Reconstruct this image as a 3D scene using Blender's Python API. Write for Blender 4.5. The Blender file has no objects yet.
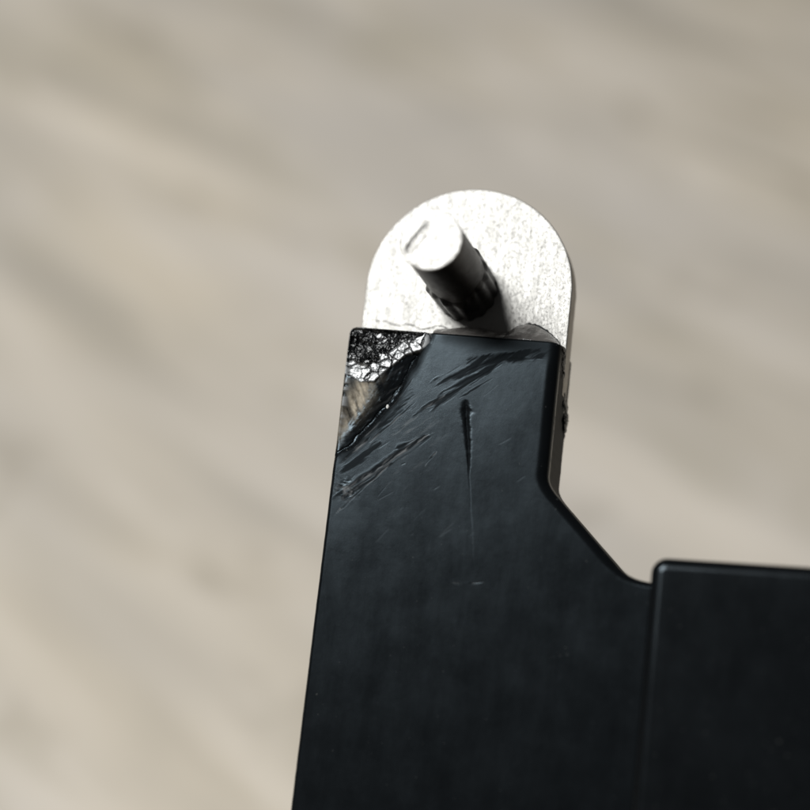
import bpy, bmesh, math, random
import numpy as np
from mathutils import Matrix, Vector
random.seed(4); rng = np.random.default_rng(11)
MM = 0.001
scene = bpy.context.scene
C = scene.collection

# ------------------------------------------------------------------ camera
PITCH = math.radians(40.0)                     # looking down at the floor
up = Vector((0, math.sin(PITCH), math.cos(PITCH)))
back = Vector((0, -math.cos(PITCH), math.sin(PITCH)))
right = Vector((1, 0, 0))
cam_loc = Vector((0, 0, 0.2121))
cam = bpy.data.cameras.new('camera'); cam_o = bpy.data.objects.new('camera', cam); C.objects.link(cam_o)
R3 = Matrix((right, up, back)).transposed()
cam_o.matrix_world = Matrix.Translation(cam_loc) @ R3.to_4x4()
cam.sensor_width = 36; cam.lens = 18 / (40.5 / 165)
cam.clip_start = 0.005; cam.clip_end = 50
cam.dof.use_dof = True; cam.dof.focus_distance = 0.1645; cam.dof.aperture_fstop = 10.0
scene.camera = cam_o

# ------------------------------------------------------------------ world and lamps (indoor daylight: one window)
world = bpy.data.worlds.new('World'); scene.world = world; world.use_nodes = True
bg = world.node_tree.nodes['Background']; bg.inputs[0].default_value = (0.95, 0.97, 1.0, 1); bg.inputs[1].default_value = 0.045

def area(name, cam_dir, dist, size, size_y, power, col):
    """lamp aimed at the part; direction given right / up / towards the camera"""
    d = (right * cam_dir[0] + up * cam_dir[1] + back * cam_dir[2]).normalized()
    tgt = cam_loc - back * 0.165
    l = bpy.data.lights.new(name, 'AREA'); l.shape = 'RECTANGLE'; l.size = size; l.size_y = size_y
    l.energy = power; l.color = col
    o = bpy.data.objects.new(name, l); C.objects.link(o)
    o.location = tgt + d * dist
    o.rotation_euler = (tgt - o.location).to_track_quat('-Z', 'Y').to_euler()
    return o
area('window_light', (-0.74, 0.90, 1.0), 0.95, 0.34, 0.34, 11.7, (0.94, 0.975, 1.0))
scene.view_settings.view_transform = 'Standard'; scene.view_settings.look = 'None'
scene.view_settings.exposure = 0.0; scene.view_settings.gamma = 1.0

# ------------------------------------------------------------------ frame of the part, in mm, seen from the camera
ex = Vector((0.96706118, -0.06401586, 0.24636282))
ey = Vector((0.11276499, 0.97544629, -0.18917876))
en = Vector((-0.22820326, 0.21072853, 0.95053499))
OO = Vector((4.96388716, 0.0, -163.80827613)) * MM
Y_BASE = -156.0                                # where the arm stands on the floor, out of frame
A3 = R3 @ Matrix((ex, ey, en)).transposed()
part_frame = Matrix.Translation(cam_loc + R3 @ OO) @ A3.to_4x4()
base_shift = Vector((5.0, Y_BASE, -10.0))       # the empty sits at the foot of the arm
root_m = part_frame @ Matrix.Translation(base_shift * MM)

HALF = (0.051, -0.054)
# ------------------------------------------------------------------ numpy noise
def vnoise(x, y, seed=0):
    xi = np.floor(x).astype(np.int64); yi = np.floor(y).astype(np.int64)
    fx = x - xi; fy = y - yi
    fx = fx * fx * fx * (fx * (fx * 6 - 15) + 10); fy = fy * fy * fy * (fy * (fy * 6 - 15) + 10)
    def h(a, b):
        n = (a * 374761393 + b * 668265263 + seed * 1442695041) & 0xffffffff
        n = ((n ^ (n >> 13)) * 1274126177) & 0xffffffff
        return ((n ^ (n >> 16)) & 0xffff) / 65535.0
    a = h(xi, yi); b = h(xi + 1, yi); c = h(xi, yi + 1); d = h(xi + 1, yi + 1)
    return (a + (b - a) * fx) * (1 - fy) + (c + (d - c) * fx) * fy
def fbm(x, y, o=4, seed=0):
    s = 0; a = 0.5
    for i in range(o):
        s = s + a * (vnoise(x * 2 ** i, y * 2 ** i, seed + i * 17) - 0.5); a *= 0.5
    return s
def smooth(a, b, v):
    t = np.clip((v - a) / (b - a), 0, 1); return t * t * (3 - 2 * t)
def seg(x, y, p, q):
    """distance to a segment and the parameter along it"""
    dx, dy = q[0] - p[0], q[1] - p[1]
    t = np.clip(((x - p[0]) * dx + (y - p[1]) * dy) / (dx * dx + dy * dy), 0, 1)
    return np.hypot(x - p[0] - t * dx, y - p[1] - t * dy), t

# ------------------------------------------------------------------ materials
def mat(name):
    m = bpy.data.materials.new(name); m.use_nodes = True
    nt = m.node_tree; return m, nt, nt.nodes['Principled BSDF']
def nnoise(nt, vec, scale, detail=4, rough=0.6, dist=0.0):
    n = nt.nodes.new('ShaderNodeTexNoise'); n.inputs['Scale'].default_value = scale
    n.inputs['Detail'].default_value = detail; n.inputs['Roughness'].default_value = rough
    n.inputs['Distortion'].default_value = dist
    nt.links.new(vec, n.inputs['Vector']); return n.outputs['Fac']
def ramp(nt, src, stops):
    r = nt.nodes.new('ShaderNodeValToRGB'); e = r.color_ramp.elements
    while len(e) < len(stops): e.new(0.5)
    for k, (p, c) in enumerate(stops):
        e[k].position = p; e[k].color = (*c, 1) if len(c) == 3 else c
    nt.links.new(src, r.inputs[0]); return r.outputs[0]
def maprange(nt, src, a, b, c, d):
    n = nt.nodes.new('ShaderNodeMapRange')
    for i, v in zip(range(1, 5), (a, b, c, d)): n.inputs[i].default_value = v
    nt.links.new(src, n.inputs[0]); return n.outputs[0]
def mix(nt, fac, a, b):
    n = nt.nodes.new('ShaderNodeMix'); n.data_type = 'RGBA'
    if isinstance(fac, float): n.inputs[0].default_value = fac
    else: nt.links.new(fac, n.inputs[0])
    for i, v in ((6, a), (7, b)):
        if isinstance(v, tuple): n.inputs[i].default_value = (*v, 1)
        else: nt.links.new(v, n.inputs[i])
    return n.outputs[2]
def bump(nt, h, strength, dist, p, normal=None):
    b = nt.nodes.new('ShaderNodeBump'); b.inputs['Strength'].default_value = strength
    b.inputs['Distance'].default_value = dist; nt.links.new(h, b.inputs['Height'])
    if normal: nt.links.new(normal, b.inputs['Normal'])
    nt.links.new(b.outputs[0], p.inputs['Normal']); return b.outputs[0]
def objco(nt, scale=(1, 1, 1), rotz=0, kind='POINT'):
    t = nt.nodes.new('ShaderNodeTexCoord'); m = nt.nodes.new('ShaderNodeMapping'); m.vector_type = kind
    m.inputs['Scale'].default_value = scale; m.inputs['Rotation'].default_value[2] = rotz
    nt.links.new(t.outputs['Object'], m.inputs[0]); return m.outputs[0]

def plastic(name, rough=0.42, wear=False, base=(0.0032, 0.0036, 0.0040)):
    m, nt, p = mat(name)
    v = objco(nt); big = nnoise(nt, v, 260, 5, 0.65); fine = nnoise(nt, v, 5200, 3, 0.6)
    v2 = objco(nt, (1, 0.25, 1), math.radians(-52)); smear = nnoise(nt, v2, 420, 5, 0.7, 0.3)
    mx = nt.nodes.new('ShaderNodeMath'); mx.operation = 'ADD'
    nt.links.new(big, mx.inputs[0]); nt.links.new(smear, mx.inputs[1])
    r = maprange(nt, mx.outputs[0], 0.7, 1.3, rough - 0.02, rough + 0.05)
    col = mix(nt, big, tuple(c * 0.8 for c in base), tuple(c * 1.3 for c in base))
    dust = maprange(nt, nnoise(nt, v, 2600, 2, 0.5), 0.72, 0.80, 0, 0.5); col = mix(nt, dust, col, (0.10, 0.10, 0.095))
    if wear:
        a = nt.nodes.new('ShaderNodeAttribute'); a.attribute_name = 'wear'
        s = nt.nodes.new('ShaderNodeSeparateColor'); nt.links.new(a.outputs['Color'], s.inputs[0])
        tan = mix(nt, nnoise(nt, v, 3000, 4), (0.20, 0.155, 0.10), (0.66, 0.58, 0.46))
        col = mix(nt, s.outputs[1], col, tan)
        col = mix(nt, s.outputs[2], col, (0.30, 0.30, 0.295))
        rr = nt.nodes.new('ShaderNodeMix'); nt.links.new(s.outputs[0], rr.inputs[0])
        nt.links.new(r, rr.inputs[2]); rr.inputs[3].default_value = 0.25
        r2 = nt.nodes.new('ShaderNodeMix'); nt.links.new(a.outputs['Alpha'], r2.inputs[0])
        nt.links.new(rr.outputs[0], r2.inputs[2]); r2.inputs[3].default_value = 0.62; r = r2.outputs[0]
        sp_ = nt.nodes.new('ShaderNodeMath'); sp_.operation = 'MULTIPLY'
        nt.links.new(maprange(nt, a.outputs['Alpha'], 0, 1, 1.0, 0.45), sp_.inputs[1]); nt.links.new(sp_.outputs[0], p.inputs['Specular IOR Level'])
        nt.links.new(maprange(nt, s.outputs[0], 0, 1, 0.28, 0.85), sp_.inputs[0])
        nt.links.new(mix(nt, s.outputs[0], (0.75, 0.91, 1.0), (1.0, 0.98, 0.95)), p.inputs['Specular Tint'])
    nt.links.new(col, p.inputs['Base Color']); nt.links.new(r, p.inputs['Roughness'])
    p.inputs['IOR'].default_value = 1.46; p.inputs['Specular IOR Level'].default_value = 0.26; p.inputs['Specular Tint'].default_value = (0.80, 0.93, 1.0, 1)
    bump(nt, fine, 0.06, 0.00003, p)
    return m
M_arm = plastic('black_plastic_worn', 0.205, True)
M_block = plastic('black_plastic', 0.215)
M_burr = plastic('torn_plastic', 0.33, base=(0.016, 0.015, 0.013))
def steel(name, base, rough, bumpd=0.00004, grain=1.0):
    m, nt, p = mat(name); p.inputs['Metallic'].default_value = 1.0
    v = objco(nt); g = nnoise(nt, v, 1500, 6, 0.7)
    v2 = objco(nt, (1, 0.18, 1), math.radians(-18)); st = nnoise(nt, v2, 2600, 4, 0.7)
    pits = ramp(nt, nnoise(nt, objco(nt, (1, 0.55, 1)), 6200, 6, 0.8, 0.8), [(0.27, (0, 0, 0)), (0.47, (1, 1, 1))])
    mm_ = nt.nodes.new('ShaderNodeMath'); mm_.operation = 'MULTIPLY_ADD'
    nt.links.new(g, mm_.inputs[0]); nt.links.new(st, mm_.inputs[1]); nt.links.new(pits, mm_.inputs[2])
    col = mix(nt, pits, tuple(c * 0.62 for c in base), base)
    col = mix(nt, maprange(nt, nnoise(nt, v, 230, 5, 0.7, 0.5), 0.45, 0.7, 0, 0.35), col, tuple(c * 0.75 for c in base))
    nt.links.new(col, p.inputs['Base Color'])
    nt.links.new(maprange(nt, st, 0.3, 0.7, rough - 0.08, rough + 0.08), p.inputs['Roughness'])
    bump(nt, mm_.outputs[0], 0.5 * grain, bumpd, p)
    return m
M_steel = steel('bright_steel', (0.44, 0.42, 0.388), 0.54, 0.00003)
M_pinhead = steel('cut_steel', (0.41, 0.39, 0.36), 0.47, 0.00003)
M_pin = steel('blackened_steel', (0.034, 0.029, 0.025), 0.38, 0.00003)
M_collar = steel('greasy_steel', (0.03, 0.027, 0.025), 0.34, 0.00004)
m, nt, p = mat('thin_plastic_flash'); M_flash = m
nt.links.new(mix(nt, nnoise(nt, objco(nt), 900, 4), (0.03, 0.026, 0.023), (0.24, 0.22, 0.20)), p.inputs['Base Color'])
p.inputs['Roughness'].default_value = 0.22
bump(nt, nnoise(nt, objco(nt, (0.5, 1, 1)), 1500, 4), 0.8, 0.00018, p)
m, nt, p = mat('white_fleck'); M_fleck = m; p.inputs['Base Color'].default_value = (0.75, 0.72, 0.66, 1)
nt.links.new(mix(nt, nnoise(nt, objco(nt), 4000, 3), (0.6, 0.57, 0.5), (0.85, 0.83, 0.8)), p.inputs['Base Color'])

# floor: pale stone with soft diagonal veining
m, nt, p = mat('pale_veined_stone'); M_floor = m
ANG = math.radians(-46)
vS = objco(nt, (4.5, 1, 1), ANG, 'TEXTURE'); vA = objco(nt, (2.0, 1, 1), ANG, 'TEXTURE'); vT = objco(nt, (1.5, 1, 1), ANG, 'TEXTURE')
streak = nnoise(nt, vS, 62, 3, 0.5, 0.6); wide = nnoise(nt, vS, 24, 2, 0.5, 0.3)
blot = nnoise(nt, vA, 30, 2, 0.5, 0.4); spots = nnoise(nt, vT, 58, 2, 0.5); hue = nnoise(nt, vA, 14, 2, 0.5)
c1 = ramp(nt, streak, [(0.30, (0.475, 0.412, 0.32)), (0.47, (0.645, 0.555, 0.435)), (0.62, (0.745, 0.65, 0.53))])
c1 = mix(nt, maprange(nt, wide, 0.40, 0.64, 0, 0.65), c1, (0.455, 0.403, 0.335))
c2 = mix(nt, maprange(nt, hue, 0.40, 0.62, 0, 0.55), c1, (0.60, 0.545, 0.49))
c3 = mix(nt, maprange(nt, blot, 0.52, 0.70, 0, 0.55), c2, (0.43, 0.375, 0.28))
c4 = mix(nt, maprange(nt, spots, 0.62, 0.80, 0, 0.6), c3, (0.32, 0.27, 0.20))
nt.links.new(c4, p.inputs['Base Color']); p.inputs['Roughness'].default_value = 0.62

# ------------------------------------------------------------------ object helpers
def link(name, me, material, parent=None, local=True):
    o = bpy.data.objects.new(name, me); C.objects.link(o)
    if material: me.materials.append(material)
    if parent is not None: o.parent = parent
    return o
def to_local(verts):
    v = np.asarray(verts, float); return (v - np.array(base_shift)) * MM
def mesh_np(name, verts, faces, smooth_flag=None):
    me = bpy.data.meshes.new(name)
    me.from_pydata(to_local(verts).tolist(), [], faces)
    if smooth_flag is not None:
        me.polygons.foreach_set('use_smooth', smooth_flag)
    me.update(); return me
def finish_bm(bm, name, smooth_all=True):
    for v in bm.verts: v.co = (v.co - base_shift) * MM
    bmesh.ops.recalc_face_normals(bm, faces=bm.faces)
    for f in bm.faces: f.smooth = smooth_all
    me = bpy.data.meshes.new(name); bm.to_mesh(me); bm.free(); return me

# ------------------------------------------------------------------ setting: the floor
bm = bmesh.new(); bmesh.ops.create_grid(bm, x_segments=8, y_segments=8, size=2.5)
me = bpy.data.meshes.new('floor'); bm.to_mesh(me); bm.free()
floor = link('floor', me, M_floor); floor['kind'] = 'structure'

# ------------------------------------------------------------------ the thing
root = bpy.data.objects.new('hinge_arm', None); C.objects.link(root)
root.empty_display_size = 0.01; root.matrix_world = root_m
root['label'] = 'scratched black plastic hinge arm with chipped corner, bright rounded steel tab and upright pin'
root['category'] = 'hinge'

# ---- plastic arm: a relief sheet (front) closed by walls and a back
XL = -11.85; YT = 7.5
rows = np.concatenate([np.array([YT - 0.0, YT - 0.01, YT - 0.03, YT - 0.06, YT - 0.10, YT - 0.14, YT - 0.19]),
                       np.arange(YT - 0.23, -10.0, -0.042), np.arange(-10.0, -14.4, -0.10), np.arange(-14.4, -17.4, -0.022),
                       np.arange(-17.4, -46, -0.16), np.linspace(-46, Y_BASE, 40)])
RY = np.array([10, -6.35, -6.75, -7.10, -7.50, -7.94, -14.55, -14.95, -15.25, -15.47, -15.61, -15.70, -15.76, -15.81, -40, Y_BASE - 1])
RX = np.array([9.9, 9.9, 9.97, 10.12, 10.38, 10.75, 17.55, 18.02, 18.50, 19.05, 19.60, 20.15, 20.80, 21.55, 21.62, 21.9])
edge = np.array([0, 0.012, 0.03, 0.06, 0.10, 0.15, 0.21, 0.28, 0.36, 0.45, 0.55, 0.66, 0.78, 0.9, 1.02, 1.15, 1.3])
NM = 400
xr = np.interp(-rows, -RY, RX)
dtop = YT - rows
rc = 0.75
xl = XL + np.where(dtop < rc, rc - np.sqrt(np.maximum(rc * rc - (rc - dtop) ** 2, 0)), 0)
xr = xr - np.where(dtop < 0.3, 0.3 - np.sqrt(np.maximum(0.09 - (0.3 - dtop) ** 2, 0)), 0)
# slightly uneven moulded edges
xr = xr + 0.05 * fbm(rows * 0.9, rows * 0 + 3, 4, 8) * (rows > -14)
xl = xl + 0.03 * fbm(rows * 1.3, rows * 0, 4, 3)
X = np.empty((len(rows), 2 * len(edge) + NM)); Yg = np.repeat(rows[:, None], X.shape[1], 1)
for i in range(len(rows)):
    mid = np.linspace(xl[i] + edge[-1], xr[i] - edge[-1], NM + 2)[1:-1]
    X[i] = np.concatenate([xl[i] + edge, mid, xr[i] - edge[::-1]])
shear = smooth(-6, 2, Yg)
Y = Yg - 0.0215 * (X - XL) * shear
# distance to right outline (a polyline), left and top edges
dR = np.full(X.shape, 99.0)
for k in range(len(RY) - 1):
    d, _ = seg(X, Yg, (RX[k], RY[k]), (RX[k + 1], RY[k + 1])); dR = np.minimum(dR, d)
dR = np.minimum(dR, np.abs(xr[:, None] - X))
dL = X - xl[:, None]; dT = YT - Yg
def rnd(d, r): 
    dd = np.minimum(np.maximum(d, 0), r); return -(r - np.sqrt(np.maximum(r * r - (r - dd) ** 2, 0)))
Z = rnd(dR, np.interp(-Yg, [14.5, 17.0], [1.15, 0.5])) + rnd(dL, 0.42) + rnd(dT, 0.30)
Z = np.maximum(Z, -1.2); Zbev = Z.copy()
inside = smooth(0.0, 0.35, np.minimum(np.minimum(dR, dL), dT))
G1 = np.zeros_like(X); G2 = np.zeros_like(X); G3 = np.zeros_like(X); G4 = np.zeros_like(X)     # glossy crackle / tan / pale scuff
wx = X + 0.25 * fbm(X * 0.9, Y * 0.9, 4, 21); wy = Y + 0.25 * fbm(X * 0.9, Y * 0.9, 4, 22)
Z += 0.018 * fbm(X * 0.25, Y * 0.25, 3, 5) * inside
Z += 0.0025 * fbm(X * 2.1, Y * 2.1, 3, 6) * inside
# the face bends down a touch next to the top edge (rubbed zone)
rub = smooth(4.6, 7.0, wy + 0.13 * wx - 0.5) * smooth(-3.4, -1.5, wx)
Z += 0.05 * rub * rub * (Y < 99)
# gouge running from the top edge down to the left edge
P, Q = (-2.95, 7.7), (-12.5, -8.3)
L = math.hypot(Q[0] - P[0], Q[1] - P[1]); ux, uy = (Q[0] - P[0]) / L, (Q[1] - P[1]) / L
s = (wx - P[0]) * ux + (wy - P[1]) * uy                 # along
n_ = (wx - P[0]) * (-uy) + (wy - P[1]) * ux             # across: positive = face side, negative = corner side
if True:
    sgn = 1 if ((0 - P[0]) * (-uy) + (0 - P[1]) * ux) > 0 else -1
    n_ = n_ * sgn
n_ = n_ - 1.15 * np.sin(np.clip(s / 17.5, 0, 1) * math.pi) ** 1.2
n_ = n_ + 0.55 * fbm(X * 0.8, Y * 0.8, 4, 44) + 0.25 * fbm(s * 0.5, n_ * 3.5, 4, 45)
wid = np.interp(s, [0, 2, 8, 13, 16, 18], [0.95, 1.6, 2.8, 2.5, 1.4, 0.6])
back_ = wid + 1.6
ramp_ = np.clip((n_ + back_) / back_, 0, 1) ** 1.25                     # long slope down from the corner side ...
prof = np.where(n_ < 0, ramp_, 0) * 1.0
prof = np.where((n_ > -0.8), np.maximum(0, (1 - smooth(-0.75, 0.12, n_))) * 1.0, prof)   # ... then a steep wall up to the face
fade = smooth(18.0, 11.5, s)
Z -= (0.85 * prof + 0.12 * prof * fbm(s * 0.35, n_ * 1.4, 3, 40)) * fade
Z += 0.012 * np.exp(-((n_ - 0.25) / 0.25) ** 2) * smooth(17, 14, s)             # raised lip on the face side
corner = smooth(-wid + 0.15, -wid - 0.5, n_)            # everything on the corner side of the gouge
# crackled, broken corner
wc = X + 0.7 * fbm(X * 1.3, Y * 1.3, 4, 60); wyc = Y + 0.7 * fbm(X * 1.3, Y * 1.3, 4, 61)
lowb = np.interp(X, [-11.6, -10.2, -8.6, -7.2, -5.6, -4.2, -3.3], [2.35, 1.75, 1.9, 3.3, 4.7, 5.3, 6.2]) + 0.5 * fbm(X * 1.1, Y * 0.3, 3, 62)
crack = smooth(lowb - 0.1, lowb + 0.15, Y) * smooth(-2.9, -3.9, X + 0.1 * (Y - 6)) 
def worley(x, y, cell, seed):
    r = np.random.default_rng(seed); n = 64
    jx = r.random((n, n)); jy = r.random((n, n)); hv = r.random((n, n)); tx = r.normal(size=(n, n)); ty = r.normal(size=(n, n))
    gx = x / cell; gy = y / cell; xi = np.floor(gx).astype(int); yi = np.floor(gy).astype(int)
    f1 = np.full(x.shape, 9.0); f2 = np.full(x.shape, 9.0); val = np.zeros_like(x)
    for a in (-1, 0, 1):
        for b in (-1, 0, 1):
            ii = (xi + a) % n; jj = (yi + b) % n
            dx = gx - (xi + a + jx[ii, jj]); dy = gy - (yi + b + jy[ii, jj]); d = dx * dx + dy * dy
            v = hv[ii, jj] + 0.6 * (tx[ii, jj] * dx + ty[ii, jj] * dy)
            nw = d < f1
            f2 = np.where(nw, f1, np.minimum(f2, d)); val = np.where(nw, v, val); f1 = np.where(nw, d, f1)
    return np.sqrt(f1), np.sqrt(f2), val
ii = (Y > 0) & (X < -1)
rowsel = np.where(ii.any(1))[0]; colsel = np.where(ii.any(0))[0]
sl = (slice(rowsel[0], rowsel[-1] + 1), slice(colsel[0], colsel[-1] + 1))
f1, f2, val = worley(wc[sl], wyc[sl], 1.0, 5); g1, g2, val2 = worley(wc[sl], wyc[sl], 0.36, 6)
cr = np.zeros_like(X)
HX, HY = HALF
# upper strip of the broken zone lies deeper and darker, the lower lobes stand proud
proud = np.exp(-((Y[sl] - lowb[sl] - 0.85) / 1.05) ** 2)
lobes = smooth(0.30, 0.55, proud + 0.5 * fbm(X[sl] * 0.9, Y[sl] * 0.9, 3, 63))
flat = 0.030 * (val - 0.5) + 0.005 * (val2 - 0.5) + HX * (X[sl] + 7.5) + HY * (Y[sl] - 4.0)
rough_ = -0.30 + 0.42 * (val - 0.5) + 0.16 * (val2 - 0.5) - 0.12 * (Y[sl] - 5)
cw = 0.02 + 0.32 * np.clip(vnoise(X[sl] * 1.3, Y[sl] * 1.3, 64) * 1.5 - 0.35, 0, 1); cw2 = 0.01 + 0.35 * np.clip(vnoise(X[sl] * 1.9, Y[sl] * 1.9, 65) * 2 - 1.1, 0, 1)
cr[sl] = lobes * (flat - 0.12) + (1 - lobes) * rough_ - 0.15 * smooth(1, 0.1, (f2 - f1) / cw) - 0.06 * lobes * smooth(1, 0.0, (g2 - g1) / cw2)
Z = (1 - crack) * Z + crack * (Zbev + inside * cr)
G1 = np.maximum(G1, crack); G3[sl] = np.maximum(G3[sl], 0.75 * crack[sl] * lobes * smooth(0.4, 1.2, (f2 - f1) / cw))
# tan, rubbed-through streak below the crackle with torn ticks along the rim
tc = np.exp(-(((X + 10.05) * 0.80 + (Y - 0.4) * -0.38) / 0.85) ** 2 - (((X + 10.05) * 0.38 + (Y - 0.4) * 0.80) / 1.9) ** 2)
tc2 = np.exp(-(((X + 10.9) * 0.80 + (Y + 2.2) * -0.38) / 0.45) ** 2 - (((X + 10.9) * 0.38 + (Y + 2.2) * 0.80) / 2.2) ** 2)
tn = np.clip(tc * 1.15 + 0.5 * tc2, 0, 1) * np.clip(0.75 + 2.2 * fbm(X * 2.2 + Y, Y * 0.7, 4, 70), 0, 1) * (1 - crack)
G2 = np.maximum(G2, tn)
Z -= 0.22 * np.clip(tc + tc2, 0, 1) * (1 - crack) * smooth(0.1, 0.5, dL)
tick = smooth(0.25, 0.6, vnoise(Y * 3.1, Y * 0 + 0.5, 77)) * smooth(1.0, 0.25, dL) * smooth(-4.2, -2.6, Y) * smooth(2.6, 1.9, Y)
Z += 0.13 * tick * smooth(0.06, 0.3, dL); G3 = np.maximum(G3, 0.8 * tick * smooth(0.12, 0.3, dL))
# scratches: (from, to, width, depth, pale core)
SC = [((4.3, 4.45), (-2.9, -0.55), 0.16, 0.10, 0.0), ((5.3, 5.6), (-1.9, 2.2), 0.20, 0.10, 0.0), ((2.4, 3.4), (-1.5, 1.1), 0.13, 0.09, 0.0),
      ((1.6, 4.3), (-2.6, 1.5), 0.10, 0.06, 0.0), ((-1.2, 0.9), (-3.6, -1.0), 0.12, 0.06, 0.35),
      ((-2.3, -3.1), (-10.2, -9.3), 0.13, 0.10, 0.45), ((-4.5, -5.0), (-10.9, -10.6), 0.10, 0.07, 0.2), ((-3.0, -3.3), (-5.6, -5.0), 0.12, 0.08, 0.0),
      ((-5.7, -6.2), (-11.0, -11.9), 0.07, 0.05, 0.5), ((-8.2, -3.7), (-11.2, -6.9), 0.09, 0.06, 0.5), ((-7.4, -2.2), (-9.8, -5.0), 0.06, 0.05, 0.2),
      ((-3.9, 0.2), (-8.3, -4.4), 0.08, 0.05, 0.3), ((-4.4, 2.6), (-7.2, -1.6), 0.09, 0.05, 0.1), ((3.6, 3.0), (0.4, 0.7), 0.06, 0.04, 0.0),
      ((-1.3, -4.7), (-2.4, -6.4), 0.05, 0.03, 0.3), ((8.8, 5.2), (4.1, 4.9), 0.12, 0.04, 0.0),
      ((1.44, -17.61), (4.87, -17.3), 0.05, 0.02, 0.12), ((14.0, -23.2), (11.0, -24.0), 0.04, 0.01, 0.06)]
for (p_, q_, w, dp, pale) in SC:
    d, t = seg(wx, wy, p_, q_)
    tap = np.minimum(1, 5 * np.minimum(t + 0.04, 1.04 - t)) * (0.65 + 1.3 * (vnoise(t * 4 + 0.4 * wx, t * 0 + p_[0], 90) - 0.3))
    w_ = w * np.clip(tap, 0.15, 1.4)
    g = np.exp(-(d / w_) ** 2); lip = np.exp(-((d - 1.9 * w_) / (0.8 * w_)) ** 2)
    Z += 0.34 * (-dp * g + 0.2 * dp * lip) * inside * np.clip(tap, 0, 1)
    if p_[1] > -12: G4 = np.maximum(G4, np.exp(-(d / (w_ * 2.2)) ** 2) * np.clip(tap, 0, 1))
    if pale: G3 = np.maximum(G3, pale * g * np.clip(fbm((wx + wy) * 0.5, (wx - wy) * 4, 4, 91) * 4 + 0.35, 0, 1))
# long thin upright scratch with a blunt head
yk = [0.6, 0.25, -0.3, -1.5, -3.2, -5.6, -7.2, -12, -17.2]
xc = np.interp(-Y, -np.array(yk), [1.05, 1.08, 1.12, 1.28, 1.62, 2.0, 2.2, 3.0, 3.86]) + 0.14 * fbm(Y * 0.9, X * 0.2, 4, 95)
w_ = np.interp(-Y, -np.array(yk), [0.10, 0.24, 0.30, 0.20, 0.17, 0.11, 0.05, 0.035, 0.03]) * (1 + 0.9 * fbm(Y * 1.6, X * 0.5 + 4, 3, 96))
dp = np.interp(-Y, -np.array(yk), [0.0, 0.14, 0.24, 0.2, 0.18, 0.10, 0.02, 0.008, 0.0]) * (1 + 1.2 * fbm(Y * 2.2, X * 2.2, 3, 97)) * (Y < 0.6)
Z -= dp * np.exp(-np.abs((X - xc) / w_) ** 1.6); G4 = np.maximum(G4, np.exp(-((X - xc) / (1.5 * w_)) ** 2) * smooth(0.0, 0.02, dp))
# broad dark scuffs made of many fine parallel strands
ca, sa = math.cos(math.radians(39)), math.sin(math.radians(39))
al = (wx * ca + wy * sa); ac = (-wx * sa + wy * ca)
strand = fbm(al * 0.35, ac * 2.6, 4, 400) + 0.4 * fbm(al * 0.8, ac * 10, 3, 410)
scuff = np.zeros_like(X)
for (p_, q_, w, a_) in [((9.0, 5.9), (0.0, 4.3), 0.85, 1.0), ((4.6, 4.9), (-2.9, -0.6), 0.65, 1.0), ((6.0, 6.0), (-3.0, 1.6), 0.7, 0.85), ((-2.2, -3.0), (-6.5, -6.2), 0.42, 1.0),
                      ((-5.5, -5.6), (-11.2, -10.6), 0.7, 0.85), ((-4.0, 1.6), (-7.8, -3.6), 0.7, 0.7), ((-7.0, -3.8), (-11.3, -8.6), 0.8, 0.72), ((-1.0, 1.6), (-5.0, -2.6), 0.45, 0.6)]:
    d, t = seg(wx, wy, p_, q_)
    scuff = np.maximum(scuff, a_ * smooth(1.25, 0.3, d / w) * smooth(0, 0.18, t + 0.04) * smooth(0, 0.18, 1.04 - t))
G4 = np.maximum(G4, np.exp(-((n_ - 0.05) / 0.40) ** 2) * smooth(18, 15, s))
scuff = smooth(0.38, 0.62, 0.55 * scuff + 0.8 * strand + 0.14 * (scuff > 0.02)) * inside * (1 - crack)
Z += (0.030 * strand * np.clip(scuff * 1.3, 0, 1)) * inside
G4 = np.maximum(G4, scuff)
pale_st = smooth(0.16, 0.26, -strand) * smooth(-8, 4, -np.abs(wx + 5) * 1.2 - np.abs(wy + 2.5) * 0.6) * inside * (1 - crack)
G3 = np.maximum(G3, 0.22 * pale_st)
# a haze of hairline scratches, mostly along the gouge's direction
for k in range(42):
    cx, cy = rng.uniform(-10.8, 9), rng.uniform(-14, 5.5)
    if rng.random() < 0.55: cx, cy = rng.uniform(-10.5, 1), rng.uniform(-10, 4)
    a = math.radians(rng.normal(42, 6))
    ln = rng.uniform(0.2, 1.2); w = rng.uniform(0.03, 0.055); dp = rng.uniform(0.001, 0.006)
    r0 = np.searchsorted(-rows, -(cy + 2)); r1 = np.searchsorted(-rows, -(cy - 2)); r0 = max(r0 - 6, 0)
    sx = (slice(r0, r1 + 6), slice(None))
    d, t = seg(X[sx], Y[sx], (cx - ln * math.cos(a), cy - ln * math.sin(a)), (cx + ln * math.cos(a), cy + ln * math.sin(a)))
    g = np.exp(-(d / w) ** 2) * np.minimum(1, 4 * np.minimum(t + 0.01, 1.01 - t))
    Z[sx] += (-dp * g) * inside[sx]; G4[sx] = np.maximum(G4[sx], (0.6 if cy > -4 else 0.15) * g); G3[sx] = np.maximum(G3[sx], rng.uniform(0, 0.05) * g)
# rough patch by the left rim
pat = np.exp(-((X + 10.0) / 0.9) ** 2 - ((Y + 9.3) / 0.9) ** 2)
Z += 0.10 * pat * fbm(X * 2.5 + Y, Y * 2.5 - X, 4, 99) * inside; G3 = np.maximum(G3, 0.5 * pat * np.clip(3 * fbm(X * 2 + Y, Y * 2 - X, 3, 101), 0, 1))

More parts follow.
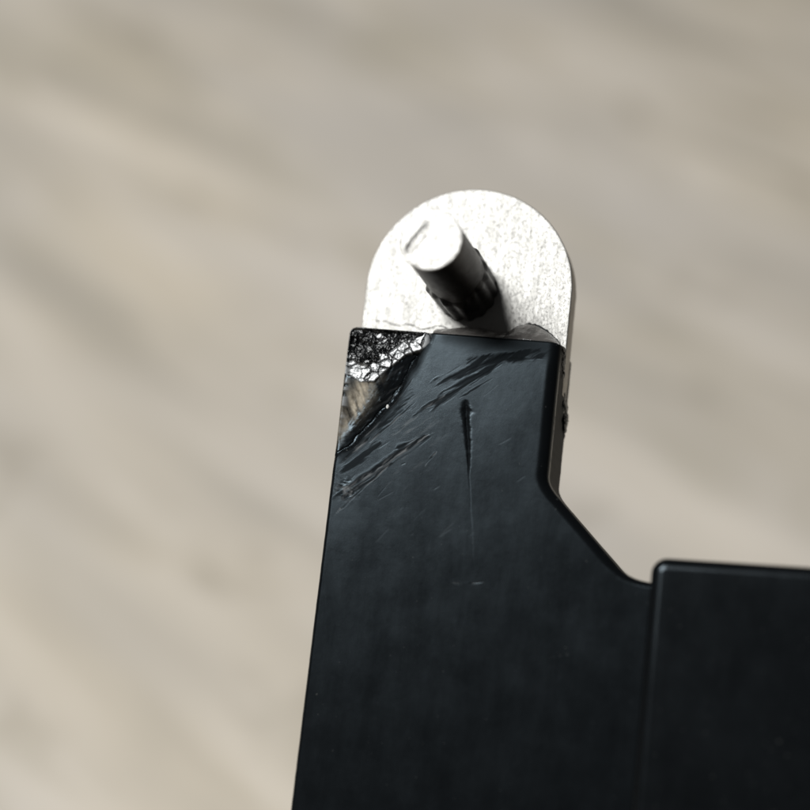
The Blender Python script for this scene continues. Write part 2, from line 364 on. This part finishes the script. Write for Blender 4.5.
nr, nc = X.shape
V = np.stack([X, Y, Z], -1).reshape(-1, 3)
idx = np.arange(nr * nc).reshape(nr, nc)
quads = np.stack([idx[:-1, :-1], idx[1:, :-1], idx[1:, 1:], idx[:-1, 1:]], -1).reshape(-1, 4)
loop = np.concatenate([idx[0, :], idx[1:, -1], idx[-1, -2::-1], idx[-2:0:-1, 0]])   # clockwise seen from the front
ZB = [-1.6, -2.4, -3.4, -4.6, -5.8, -7.0, -8.2, -9.3, -9.75, -10.0]
allV = [V]; walls = []; prev = loop; off = len(V); m_ = len(loop)
cen = np.array([0, -20.0])
for j, zb in enumerate(ZB):
    ring = V[loop].copy(); ring[:, 2] = zb * np.where(zb < -1.7, np.interp(-ring[:, 1], [16, 60], [0.84, 1.0]), 1.0)
    if j == len(ZB) - 1: ring[:, 0] += np.where(ring[:, 0] < 0, 0.2, -0.2)
    ring[:, 0] += 0.05 * fbm(ring[:, 1] * 1.7, ring[:, 1] * 0 + zb * 1.7, 4, 120) * np.where(ring[:, 1] < 6.2, 1, 0)
    allV.append(ring); cur = np.arange(off, off + m_); off += m_
    walls.append(np.stack([prev, np.roll(prev, -1), np.roll(cur, -1), cur], -1)); prev = cur
bk = allV[-1].copy(); allV.append(bk); bidx = np.arange(off, off + m_)
AV = np.concatenate(allV); W = np.concatenate(walls)
me = bpy.data.meshes.new('plastic_arm')
nq = len(quads) + len(W)
loops = np.concatenate([quads.ravel(), W.ravel(), bidx[::-1].copy()]).astype(np.int32)
me.vertices.add(len(AV)); me.vertices.foreach_set('co', to_local(AV).ravel().astype(np.float32))
me.loops.add(len(loops)); me.loops.foreach_set('vertex_index', loops)
me.polygons.add(nq + 1)
me.polygons.foreach_set('loop_start', np.concatenate([np.arange(nq) * 4, [nq * 4]]).astype(np.int32))
me.update(calc_edges=True); me.validate()
me.polygons.foreach_set('use_smooth', np.concatenate([np.ones(nq, bool), [False]]))
at = me.attributes.new('wear', 'FLOAT_COLOR', 'POINT')
colr = np.zeros((len(AV), 4), np.float32); colr[:, 3] = 1
colr[:len(V), 0] = G1.ravel(); colr[:len(V), 1] = G2.ravel(); colr[:len(V), 2] = G3.ravel(); colr[:, 3] = 0.9; colr[:len(V), 3] = np.maximum(np.maximum(G4, np.clip(0.75 * rub, 0, 1)), np.clip(1.6 * G2, 0, 0.95)).ravel()
at.data.foreach_set('color', colr.ravel())
arm = link('plastic_arm', me, M_arm, root)
arm['label'] = 'black plastic arm with a broken, gouged upper corner'

# ---- raised block beside the arm
def rounded_prism(pts, z0, z1, r, segs=8):
    """closed outline extruded z0..z1 with its front edges rounded over by r"""
    bm = bmesh.new(); n = len(pts)
    rings = []
    def off(d):
        out = []
        for i in range(n):
            a, b, c = Vector(pts[i - 1]), Vector(pts[i]), Vector(pts[(i + 1) % n])
            t = ((c - b).normalized() + (b - a).normalized()).normalized(); nrm = Vector((-t.y, t.x))
            out.append(b + nrm * d)
        return out
    levels = [(z0, 0.0), (z1 - r, 0.0)] + [(z1 - r + r * math.sin(k / segs * math.pi / 2), r - r * math.cos(k / segs * math.pi / 2)) for k in range(1, segs + 1)]
    for z, d in levels:
        rings.append([bm.verts.new((q.x, q.y, z)) for q in off(d)])
    for a, b in zip(rings, rings[1:]):
        for i in range(n): bm.faces.new((a[i], a[(i + 1) % n], b[(i + 1) % n], b[i]))
    bm.faces.new(rings[0][::-1])
    ins = [bm.verts.new(v.co) for v in rings[-1]]
    bm.faces.new(ins)
    return bm
def arc(cx, cy, r, a0, a1, n):
    return [(cx + r * math.cos(math.radians(a0 + (a1 - a0) * k / n)), cy + r * math.sin(math.radians(a0 + (a1 - a0) * k / n))) for k in range(n + 1)]
YB2 = Y_BASE + 3
bl = arc(22.45, -15.25, 1.5, 180, 90, 10)[::-1] + [(21.1, YB2)] + [(64, YB2)] + arc(62, -14.3, 1.5, 0, 90, 8)
blk = link('raised_block', finish_bm(rounded_prism(bl, -10.0, 4.0, 1.1), 'raised_block'), M_block, root)

# ---- steel tab
CX, CY, RT = -0.92, 13.05, 10.85
out = []
for k in range(181):
    a = math.pi * k / 180
    out.append((CX + RT * math.cos(a), CY + RT * math.sin(a)))
YE = 2.6                                        # the tab ends inside the plastic
out += [(CX - RT, y) for y in np.linspace(CY, YE, 46)[1:]] + [(x, YE) for x in np.linspace(CX - RT, CX + RT, 12)[1:-1]] + [(CX + RT, y) for y in np.linspace(YE, CY, 46)[:-1]]
o2 = []
for (x, y) in out:
    e = 0.05 * float(fbm(np.array([x * 2.3]), np.array([y * 2.3]), 4, 131)[0]) + (0.09 * float(fbm(np.array([x * 5]), np.array([y * 5]), 2, 133)[0]) if x < -7 else 0)
    d = Vector((x - CX, max(y - CY, 0))); d = d.normalized() if d.length else Vector((0, -1))
    o2.append((x + d.x * e, y + d.y * e))
tab = link('steel_tab', finish_bm(rounded_prism(o2, -7.0, -4.0, 0.13, 4), 'steel_tab'), M_steel, root)

# ---- pin: shaft, cut head face, splined collar
PX, PY, PR, ZT = -1.0, 12.9, 2.95, 13.2
def lathe(prof, n, radial=None, cap_top=False):
    bm = bmesh.new(); rings = []
    for (r, z) in prof:
        ring = []
        for k in range(n):
            a = 2 * math.pi * k / n; rr = r * (radial(a, z) if radial else 1)
            ring.append(bm.verts.new((PX + rr * math.cos(a), PY + rr * math.sin(a), z)))
        rings.append(ring)
    for a, b in zip(rings, rings[1:]):
        for i in range(n): bm.faces.new((a[i], a[(i + 1) % n], b[(i + 1) % n], b[i]))
    return bm, rings
rim = lambda a, z: 1 + 0.012 * math.sin(3 * a + 1) * smooth(11.7, 13.2, z) + 0.03 * float(fbm(np.array([math.cos(a) * 3]), np.array([math.sin(a) * 3 + z * 0.3]), 4, 140)[0])
bm, rings = lathe([(PR, -4.2), (PR, 2.0)] + [(PR, z) for z in np.linspace(2.4, 12.6, 18)] + [(PR * 0.997, 12.9), (PR * 0.985, 13.05)], 128, rim)
pin = link('pin', finish_bm(bm, 'pin'), M_pin, root)
bm = bmesh.new(); n = 160; rad = [2.94, 2.925, 2.90, 2.85] + list(np.linspace(2.78, 0.05, 56)); rings = []
for j, r in enumerate(rad):
    ring = []
    for k in range(n):
        a = 2 * math.pi * k / n; rr = r * (rim(a, 13.1) if r > 1 else 1); x, y = rr * math.cos(a), rr * math.sin(a)
        z = 13.05 + [0, 0.09, 0.13, 0.15][j] if j < 4 else 13.2
        xa, ya = np.array([x]), np.array([y])
        # dents left by the cutter
        keep = float(smooth(2.9, 2.4, r))
        qa = (x + 1.35) * 0.84 - (y - 0.05) * 0.54; ql = (x + 1.35) * 0.54 + (y - 0.05) * 0.84
        nz = float(fbm(np.array([ql * 1.4]), np.array([qa * 3.0]), 4, 155)[0])
        z -= 0.15 * max(0.0, 1 - abs(qa + 0.15 * nz) / 0.45) * float(smooth(2.1, 1.2, abs(ql))) * keep * (1 + 1.5 * nz)
        z -= 0.10 * math.exp(-((qa - 0.5 - 0.1 * nz) / 0.07) ** 2) * float(smooth(1.6, 0.9, abs(ql + 0.5))) * keep
        z += 0.09 * float(fbm(xa * 1.3, ya * 1.3, 4, 150)[0])
        ring.append(bm.verts.new((PX + x, PY + y, z)))
    rings.append(ring)
for a, b in zip(rings, rings[1:]):
    for i in range(n): bm.faces.new((a[i], a[(i + 1) % n], b[(i + 1) % n], b[i]))
bm.faces.new(rings[-1])
head = link('cut_face', finish_bm(bm, 'cut_face'), M_pinhead, pin)
TEETH = 14; TOOTH = [random.uniform(0.25, 1.1) for k in range(TEETH)]
def knurl(a, z):
    k_ = int(a / (2 * math.pi) * TEETH + 0.5) % TEETH; t = (0.5 + 0.5 * math.cos(TEETH * a)) * TOOTH[k_]
    grow = float(smooth(3.0, 1.4, z + 0.7 * math.sin(4 * a + 0.6)))
    return 1 + grow * (0.07 + 0.13 * t ** 0.8) + 0.03 * float(fbm(np.array([math.cos(a) * 6]), np.array([math.sin(a) * 6 + z]), 3, 160)[0])
bm, rings = lathe([(PR * 0.99, -4.2)] + [(PR * 0.975, z) for z in np.linspace(-3.6, 5.0, 26)], 240, knurl)
collar = link('splined_collar', finish_bm(bm, 'splined_collar'), M_collar, pin)

# ---- thin flash of plastic squeezed over the tab next to the top edge
RIM = {}
def sheet(name, x0, x1, h, material, z_out, seed, nx=70, ny=16):
    v = []; f = []
    for i in range(nx + 1):
        s_ = i / nx; x = x0 + (x1 - x0) * s_
        ye = 7.5 - 0.0215 * (x + 11.55) - 0.1
        hh = h(s_) + 0.12 * float(fbm(np.array([x * 1.5]), np.array([0.3]), 4, seed)[0])
        for j in range(ny + 1):
            t = j / ny
            z = -0.45 + (z_out + 0.45) * t ** 1.4 + 0.30 * math.sin(math.pi * t) * (0.6 + 1.6 * float(fbm(np.array([x * 1.3]), np.array([t * 2.0]), 3, seed + 5)[0]))
            z -= 0.75 * float(smooth(0.86, 1.0, t))
            v.append((x, ye + max(hh, 0.02) * t, z))
    for i in range(nx):
        for j in range(ny):
            a = i * (ny + 1) + j; f.append((a, a + ny + 1, a + ny + 2, a + 1))
    RIM[seed] = [v[i * (ny + 1) + ny] for i in range(nx + 1)]
    me = mesh_np(name, v, f, [True] * len(f))
    o = link(name, me, material, root)
    sol = o.modifiers.new('thickness', 'SOLIDIFY'); sol.thickness = 0.12 * MM; sol.offset = -1
    return o
fl = sheet('plastic_flash', 4.0, 9.75, lambda s_: 2.6 * math.sin(math.pi * min(1, (0.05 + 0.95 * s_) ** 0.72)) ** 0.7, M_flash, -3.15, 200)
fl['label'] = 'glossy grey lip of squeezed plastic beside the pin'
fl2 = sheet('plastic_flash', -3.2, 4.2, lambda s_: 1.25 + 0.5 * math.sin(3.0 * s_), M_flash, -3.2, 210)
def strand_mesh(name, path, r0, seed):
    cu = bmesh.new(); prev = None
    for k, (x, y, z) in enumerate(path):
        r = r0 * (0.4 + 1.1 * float(vnoise(np.array([k * 0.3]), np.array([0.0]), seed)[0]))
        ring = [cu.verts.new((x, y + r * math.cos(q * math.pi / 3), z + r * math.sin(q * math.pi / 3))) for q in range(6)]
        if prev:
            for q in range(6): cu.faces.new((prev[q], prev[(q + 1) % 6], ring[(q + 1) % 6], ring[q]))
        prev = ring
    return finish_bm(cu, name)
link('flash_rim', strand_mesh('flash_rim', [(x, y, z + 0.12) for (x, y, z) in RIM[200]], 0.11, 12), M_burr, fl)
# a fine wavy thread of flash lying on the steel
path = [(-10.3 + 0.09 * k, 9.0 + 0.16 * math.sin(k * 0.19) + 0.10 * math.sin(k * 0.07 + 1) + 0.3 * float(fbm(np.array([k * 0.08]), np.array([0.5]), 4, 71)[0]) - 0.002 * k, -3.97) for k in range(88)]
link('flash_thread', strand_mesh('flash_thread', path, 0.055, 9), M_flash, root)

# ---- torn crumbs on the right-hand wall and a nub on the left edge
def burr(name, spots, seed):
    bm = bmesh.new()
    for (x, y, z, sx, sy, sz) in spots:
        r = bmesh.ops.create_icosphere(bm, subdivisions=3, radius=1.0)
        for v in r['verts']:
            c = v.co; k = 1 + 1.1 * float(fbm(np.array([c.x * 1.9 + x * 7 + c.z]), np.array([c.y * 1.9 + y * 7 - c.z]), 4, seed)[0])
            v.co = Vector((x + c.x * sx * k, y + c.y * sy * k, z + c.z * sz * k))
    return link(name, finish_bm(bm, name, False), M_burr, root)
burr('torn_burr', [(9.8, 1.8, -6.6, 0.35, 0.7, 1.4), (9.85, 1.0, -7.4, 0.40, 0.8, 1.2), (9.8, 0.0, -7.6, 0.36, 0.8, 1.0), (9.9, 0.55, -7.0, 0.42, 0.5, 1.0), (9.75, -0.9, -7.9, 0.25, 0.6, 0.5),
                   (9.75, 2.8, -6.0, 0.28, 0.7, 1.2)], 300)
burr('torn_burr', [(9.9, 5.6, -2.9, 0.22, 0.55, 0.9), (9.88, 4.6, -3.6, 0.2, 0.5, 0.8), (9.9, 6.6, -2.2, 0.25, 0.4, 0.9)], 310)
burr('moulding_nub', [(-11.6, -8.45, -0.6, 0.22, 0.3, 0.35)], 320)
# ---- pale fleck stuck in the gouge
o = burr('pale_fleck', [(-6.95, -0.55, -0.30, 0.14, 0.22, 0.10)], 330); o.data.materials.clear(); o.data.materials.append(M_fleck)
